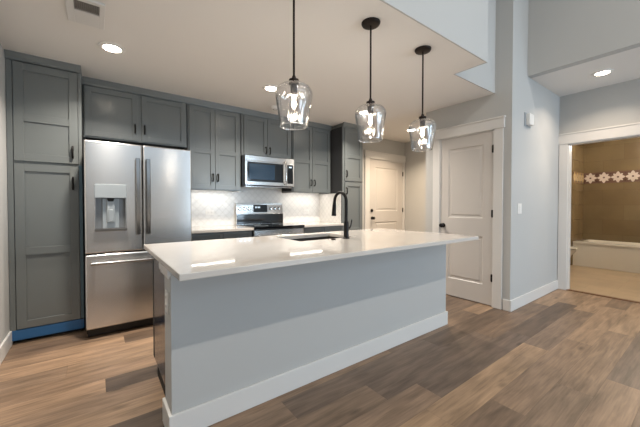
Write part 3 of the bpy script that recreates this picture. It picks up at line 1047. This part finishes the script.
for k in range(n):
    a = .333 + (2.817 - .333) * k / n; b = .333 + (2.817 - .333) * (k + 1) / n
    bm = new()
    a2, b2 = a + .003, b - .003
    box(bm, a2, b2, 2.463, 2.475, .112, .872)
    for (p, q, r_, s_) in ((a2, a2 + .055, .11, .874), (b2 - .055, b2, .11, .874), (a2 + .055, b2 - .055, .11, .165), (a2 + .055, b2 - .055, .819, .874)):
        box(bm, p, q, 2.463, 2.485, r_, s_)
    d = obj('door', bm, CABD, t)
    bm = new(); tube(bm, [(b2 - .03, 2.485, .7), (b2 - .03, 2.513, .7), (b2 - .03, 2.513, .8), (b2 - .03, 2.485, .8)], .006, 8)
    obj('handle', bm, BLACK, d)

# island worktop with the sink cut-out
SX0, SX1, SY0, SY1 = 1.315, 1.925, 1.992, 2.385
CX0, CX1, CY0, CY1 = .279, 2.857, 1.343, 2.515


def ring_slab(bm, o, i, z0, z1):
    def q(r, z): return [bm.verts.new((x, y, z)) for x, y in ((r[0], r[2]), (r[1], r[2]), (r[1], r[3]), (r[0], r[3]))]
    ot, it, ob, ib = q(o, z1), q(i, z1), q(o, z0), q(i, z0)
    for k in range(4):
        j = (k + 1) % 4
        bm.faces.new((ot[k], ot[j], it[j], it[k])); bm.faces.new((ob[k], ob[j], ib[j], ib[k]))
        bm.faces.new((ot[k], ot[j], ob[j], ob[k])); bm.faces.new((it[k], it[j], ib[j], ib[k]))


bm = new(); ring_slab(bm, (CX0, CX1, CY0, CY1), (SX0, SX1, SY0, SY1), .884, .914)
o = obj('island_worktop', bm, QUARTZ, base=(1.57, 1.9, .884), bevel=.003)
tag(o, 'large polished white quartz worktop on the kitchen island', 'countertop')
# sink
t = thing('sink', 'dark undermount sink set into the island worktop', 'sink', (1.62, 2.19, .68))
bm = new()
a = (SX0 - .012, SX1 + .012, SY0 - .012, SY1 + .012)
ring_slab(bm, a, (SX0 + .004, SX1 - .004, SY0 + .004, SY1 - .004), .69, .8835)
box(bm, a[0], a[1], a[2], a[3], .68, .69)
obj('basin', bm, SINKM, t)
bm = new(); lathe(bm, [(0, 0), (.045, 0), (.045, .003), (.03, .001), (0, .001)], (1.62, 2.19, .6905), 24)
obj('drain', bm, CHROME, t, smooth=True)


# faucet
def faucet():
    fx, fy = 1.744, 1.925
    t = thing('faucet', 'matte black gooseneck pull-down faucet beside the island sink', 'faucet', (fx, fy, .914))
    bm = new(); lathe(bm, [(0, 0), (.03, 0), (.03, .006), (.022, .012), (.021, .14), (.017, .15), (0, .15)], (fx, fy, .9145), 24)
    obj('base', bm, BLACK, t, smooth=True)
    bm = new()
    pts = [(fx, fy, 1.05), (fx, fy, 1.23)]
    R = .078
    for k in range(1, 13):
        a = PI * k / 12 * 1.0
        pts.append((fx, fy + R - R * math.cos(a), 1.235 + R * math.sin(a)))
    pts.append((fx, fy + 2 * R + .004, 1.215))
    tube(bm, pts, .0135, 14)
    obj('spout', bm, BLACK, t, smooth=True)
    bm = new()
    tube(bm, [(fx, fy + .158, 1.225), (fx, fy + .16, 1.2), (fx, fy + .165, 1.135), (fx, fy + .166, 1.105)], [.0145, .017, .020, .022], 16)
    obj('spray_head', bm, BLACK, t, smooth=True)
    bm = new()
    tube(bm, [(fx + .018, fy, 1.0), (fx + .04, fy, 1.005), (fx + .05, fy - .002, 1.02), (fx + .062, fy - .004, 1.075)], [.011, .009, .006, .005], 10)
    obj('lever', bm, BLACK, t, smooth=True)


faucet()
bm = new(); lathe(bm, [(0, 0), (.02, 0), (.02, .006), (.014, .01), (0, .01)], (1.60, 1.925, .9145), 20)
tag(obj('air_switch', bm, BRONZE, smooth=True, base=(1.60, 1.925, .9145)), 'small round dark button on the worktop left of the faucet', 'switch')


# ------------------------------------------------------------------ plates and devices
def plate_x(x, y, z, w, h, label):
    """outlet plate on a face looking -X"""
    t = thing('wall_outlet', label, 'outlet', (x, y, z))
    bm = new(); rbox(bm, x - .006, x, y - w / 2, y + w / 2, z - h / 2, z + h / 2, .002)
    obj('plate', bm, WPLAST, t)
    for s in (-1, 1):
        bm = new(); rbox(bm, x - .008, x - .0055, y - .016, y + .016, z + s * .024 - .014, z + s * .024 + .014, .002)
        r = obj('receptacle', bm, WPLAST, t)
        bm = new()
        for q in (-.006, .006): box(bm, x - .0088, x - .0079, y + q - .001, y + q + .001, z + s * .024 - .006, z + s * .024 + .006)
        obj('slots', bm, SLOT, r)


plate_x(IX0, 1.745, .69, .072, .116, 'white outlet plate on the narrow left end of the island')

t = thing('light_switch', 'white single rocker switch plate on the wall below the chime box', 'switch', (4.005, YB, 1.16))
bm = new(); rbox(bm, 3.945, 4.055, YB - .006, YB, 1.1, 1.22, .002)
obj('plate', bm, WPLAST, t)
bm = new(); rbox(bm, 3.988, 4.022, YB - .0095, YB - .005, 1.127, 1.193, .002)
obj('rocker', bm, WPLAST, t)

t = thing('chime_box', 'white box-shaped door chime high on the wall beside the bathroom', 'door chime', (4.22, YB, 2.2))
bm = new(); rbox(bm, 4.14, 4.27, YB - .05, YB - .006, 2.155, 2.285, .006)
obj('cover', bm, WPLAST, t)
bm = new(); rbox(bm, 4.11, 4.30, YB - .008, YB, 2.14, 2.30, .002)
obj('back_plate', bm, GREYP, t)


# ------------------------------------------------------------------ ceiling fixtures
def can_light(x, y, z, label, power, r=.066, group=None, color=None):
    t = thing('recessed_light', label, 'ceiling light', (x, y, z), group)
    bm = new(); lathe(bm, [(r, 0), (r + .03, 0), (r + .028, -.005), (r, -.01), (r - .004, -.004), (r, 0)], (x, y, z - .0005), 36)
    obj('trim_ring', bm, WPLAST, t, smooth=True)
    bm = new(); lathe(bm, [(0, -.019), (r * .6, -.017), (r - .012, -.011), (r - .003, -.005), (r - .003, -.001), (0, -.001)], (x, y, z), 36)
    obj('lens', bm, LENS, t, smooth=True)
    l = area('can_lamp', (x, y, z - .021), (0, 0, -1), .12, .12, power, color or WARM if z < 4 else VAULTC, t, 2.3 if z < 4 else PI)
    l.data.shape = 'DISK'
    return t


can_light(.118, 2.99, ZC, 'lit round recessed light in the kitchen ceiling in front of the fridge', P_CAN)
can_light(1.582, 2.984, ZC, 'lit round recessed light in the kitchen ceiling in front of the microwave', P_CAN)
can_light(3.04, 2.99, ZC, 'lit round recessed light partly behind the middle pendant glass', P_CAN)
can_light(4.42, 3.22, ZC, 'lit round recessed light over the hall by the entry door', P_CAN * 1.1, color=(1.0, .80, .58))
can_light(4.785, .874, ZS, 'lit round recessed light in the lower ceiling outside the bathroom', P_CAN * .34, color=(1.0, .82, .64))
# two more that lie outside the frame, high over the living area
for x in (.8, 2.6):
    can_light(x, -1.5, ZT, 'round recessed light high in the living area ceiling', P_VAULT, group='recessed lights of the high ceiling')

t = thing('bathroom_light', 'flush white ceiling light inside the bathroom', 'ceiling light', (7.0, .8, 2.5))
bm = new(); lathe(bm, [(0, -.08), (.1, -.07), (.15, -.03), (.15, 0), (0, 0)], (7.0, .8, 2.4995), 32)
obj('diffuser', bm, LENS, t, smooth=True)
point('bath_lamp', (7.0, .8, 2.36), 42, (1, .85, .66), .1, t)

t = thing('ceiling_detector', 'small white round detector on the ceiling above the microwave cabinet', 'smoke detector', (1.93, 3.53, ZC))
bm = new(); lathe(bm, [(0, -.034), (.035, -.034), (.05, -.026), (.06, -.008), (.06, -.0005), (0, -.0005)], (1.93, 3.53, ZC), 28)
obj('housing', bm, WPLAST, t, smooth=True)
bm = new(); lathe(bm, [(.022, -.034), (.03, -.034), (.03, -.0355), (.022, -.0355), (.022, -.034)], (1.93, 3.53, ZC), 28)
obj('sensor_ring', bm, VENTG, t)

# ceiling register
t = thing('ceiling_vent', 'white rectangular ceiling air register with grey louvres', 'air vent', (-.04, 2.53, ZC))
bm = new(); box(bm, -.105, .03, 2.40, 2.525, ZC - .003, ZC - .0005)
obj('duct_opening', bm, VENTG, t)  # flat plate, its grey painted as the shade inside the duct
bm = new()
vx0, vx1, vy0, vy1 = -.146, .06, 2.365, 2.695
z0, z1 = ZC - .016, ZC - .001
rbox(bm, vx0, -.104, vy0, vy1, z0, z1, .003); rbox(bm, .03, vx1, vy0, vy1, z0, z1, .003)
rbox(bm, -.105, .031, vy0, 2.402, z0, z1, .003); rbox(bm, -.105, .031, 2.52, vy1, z0, z1, .003)
obj('frame', bm, TRIM, t)
for k in range(12):
    x = -.101 + k * .011
    bm = new()
    v = [bm.verts.new(p) for p in ((x, 2.4, ZC - .014), (x + .006, 2.4, ZC - .004), (x + .0075, 2.4, ZC - .004), (x + .0015, 2.4, ZC - .014),
                                   (x, 2.522, ZC - .014), (x + .006, 2.522, ZC - .004), (x + .0075, 2.522, ZC - .004), (x + .0015, 2.522, ZC - .014))]
    for f in ((0, 1, 2, 3), (4, 7, 6, 5), (0, 4, 5, 1), (1, 5, 6, 2), (2, 6, 7, 3), (3, 7, 4, 0)): bm.faces.new([v[i] for i in f])
    obj('louvre', bm, mat('louvre_grey', srgb(150, 146, 142), .5) if k == 0 else bpy.data.materials['louvre_grey'], t)


# ------------------------------------------------------------------ pendants
def pendant(x, y, label):
    t = thing('pendant_light', label, 'pendant light', (x, y, ZC), 'pendants over the island')
    bm = new(); lathe(bm, [(0, -.024), (.045, -.024), (.06, -.018), (.066, -.008), (.066, -.0005), (0, -.0005)], (x, y, ZC), 32)
    obj('canopy', bm, BRONZE, t, smooth=True)
    bm = new(); tube(bm, [(x, y, ZC - .024), (x, y, 1.955)], .0065, 12)
    obj('stem', bm, BRONZE, t, smooth=True)
    bm = new()
    lathe(bm, [(0, 1.965), (.010, 1.962), (.014, 1.945), (.03, 1.94), (.031, 1.915), (.022, 1.91), (.02, 1.865), (.016, 1.86), (0, 1.86)], (x, y, 0), 24)
    obj('socket', bm, BRONZE, t, smooth=True)
    # glass shade: narrow neck, round shoulder, taper to an open rim
    outer = [(.028, 1.915), (.05, 1.913), (.075, 1.906), (.094, 1.893), (.106, 1.874), (.110, 1.855), (.1085, 1.838), (.104, 1.81), (.097, 1.765), (.089, 1.715), (.085, 1.685), (.0825, 1.668)]
    prof = outer + [(r - .0035, z + .0005) for r, z in reversed(outer)]
    bm = new(); lathe(bm, prof, (x, y, 0), 48)
    gs = obj('glass_shade', bm, GLASS, t, smooth=True)
    bm = new(); lathe(bm, [(.0785 + .0035 * (1 + math.cos(a)) / 2 * 1.3, 1.668 + .0035 * math.sin(a)) for a in [2 * PI * k / 8 for k in range(9)]], (x, y, 0), 48)
    obj('rim', bm, RIMG, gs, smooth=True)
    prof = [(.013, 1.86), (.014, 1.845), (.020, 1.825), (.0235, 1.80), (.0235, 1.745), (.018, 1.725), (.008, 1.715), (0, 1.713)]
    bm = new(); lathe(bm, prof, (x, y, 0), 24)
    b = obj('bulb', bm, BULBG, t, smooth=True)
    bm = new()
    for k in range(4):
        a = PI / 2 * k
        tube(bm, [(x + .004 * math.cos(a), y + .004 * math.sin(a), 1.85), (x + .010 * math.cos(a), y + .010 * math.sin(a), 1.835), (x + .010 * math.cos(a + .4), y + .010 * math.sin(a + .4), 1.79), (x + .003 * math.cos(a), y + .003 * math.sin(a), 1.775)], .0014, 6)
    obj('filament', bm, FILM, b)
    point('bulb_lamp', (x, y, 1.805), P_BULB, (1, .90, .78), .022, t)


pendant(.949, 1.505, 'clear glass pendant light with dark stem, nearest one, its canopy out of frame')
pendant(1.594, 1.505, 'clear glass pendant light with dark stem, middle of the three over the island')
pendant(2.217, 1.505, 'clear glass pendant light with dark stem, farthest right near the closet door')


# ------------------------------------------------------------------ bathroom
def bathtub():
    t = thing('bathtub', 'white alcove bathtub with plain apron in the bathroom', 'bathtub', (8.0, 1.03, 0))
    x0, x1, y0, y1, h = XT, 8.385, .275, 1.792, .48
    bm = new()
    rbox(bm, x0 + .012, x0 + .06, y0, y1, .004, h - .03, .006)
    obj('apron', bm, PORC, t)
    bm = new()
    # rim and bowl as nested rounded rings
    def rr(ix, z, r, n=6):
        pts = []
        ax0, ax1, ay0, ay1 = x0 + ix[0], x1 - ix[1], y0 + ix[2], y1 - ix[2]
        for cx, cy, a0 in ((ax1 - r, ay1 - r, 0), (ax0 + r, ay1 - r, PI / 2), (ax0 + r, ay0 + r, PI), (ax1 - r, ay0 + r, 3 * PI / 2)):
            for k in range(n + 1):
                a = a0 + PI / 2 * k / n
                pts.append(bm.verts.new((cx + r * math.cos(a), cy + r * math.sin(a), z)))
        return pts
    R = [rr((0, 0, 0), h - .035, .01), rr((0, 0, 0), h - .006, .01), rr((.006, .006, .006), h, .012), rr((.08, .06, .1), h, .1), rr((.095, .075, .115), h - .02, .1), rr((.13, .1, .2), .1, .12), rr((.2, .17, .3), .07, .1)]
    for A, B in zip(R, R[1:]):
        m_ = len(A)
        for k in range(m_): bm.faces.new((A[k], A[(k + 1) % m_], B[(k + 1) % m_], B[k]))
    bm.faces.new(R[-1])
    obj('basin', bm, PORC, t, smooth=True)


bathtub()


def toilet():
    cx, tip = 7.02, 1.57
    t = thing('toilet', 'white toilet partly hidden behind the bathroom door frame', 'toilet', (cx, 1.9, 0.004))
    bm = new()
    prof = [(.0, .004), (.12, .004), (.115, .05), (.1, .15), (.13, .27), (.18, .36), (.185, .39), (.17, .395), (.14, .39), (.1, .25), (0, .22)]
    lathe(bm, prof, (cx, tip + .26, 0), 28, 1.0, 1.3)
    obj('bowl', bm, PORC, t, smooth=True)
    bm = new()
    lathe(bm, [(0, .402), (.186, .402), (.192, .41), (.188, .435), (.17, .442), (0, .442)], (cx, tip + .26, 0), 32, 1.0, 1.33)
    obj('seat', bm, PORC, t, smooth=True)
    bm = new(); rbox(bm, cx - .2, cx + .2, 2.13, 2.33, .38, .74, .03, 3); rbox(bm, cx - .21, cx + .21, 2.12, 2.34, .742, .775, .01); rbox(bm, cx - .1, cx + .1, 1.95, 2.3, .01, .39, .03)
    obj('tank', bm, PORC, t)
    bm = new(); tube(bm, [(cx - .15, 2.13, .68), (cx - .15, 2.11, .68), (cx - .08, 2.105, .675)], .008, 8)
    obj('flush_lever', bm, CHROME, t)


toilet()
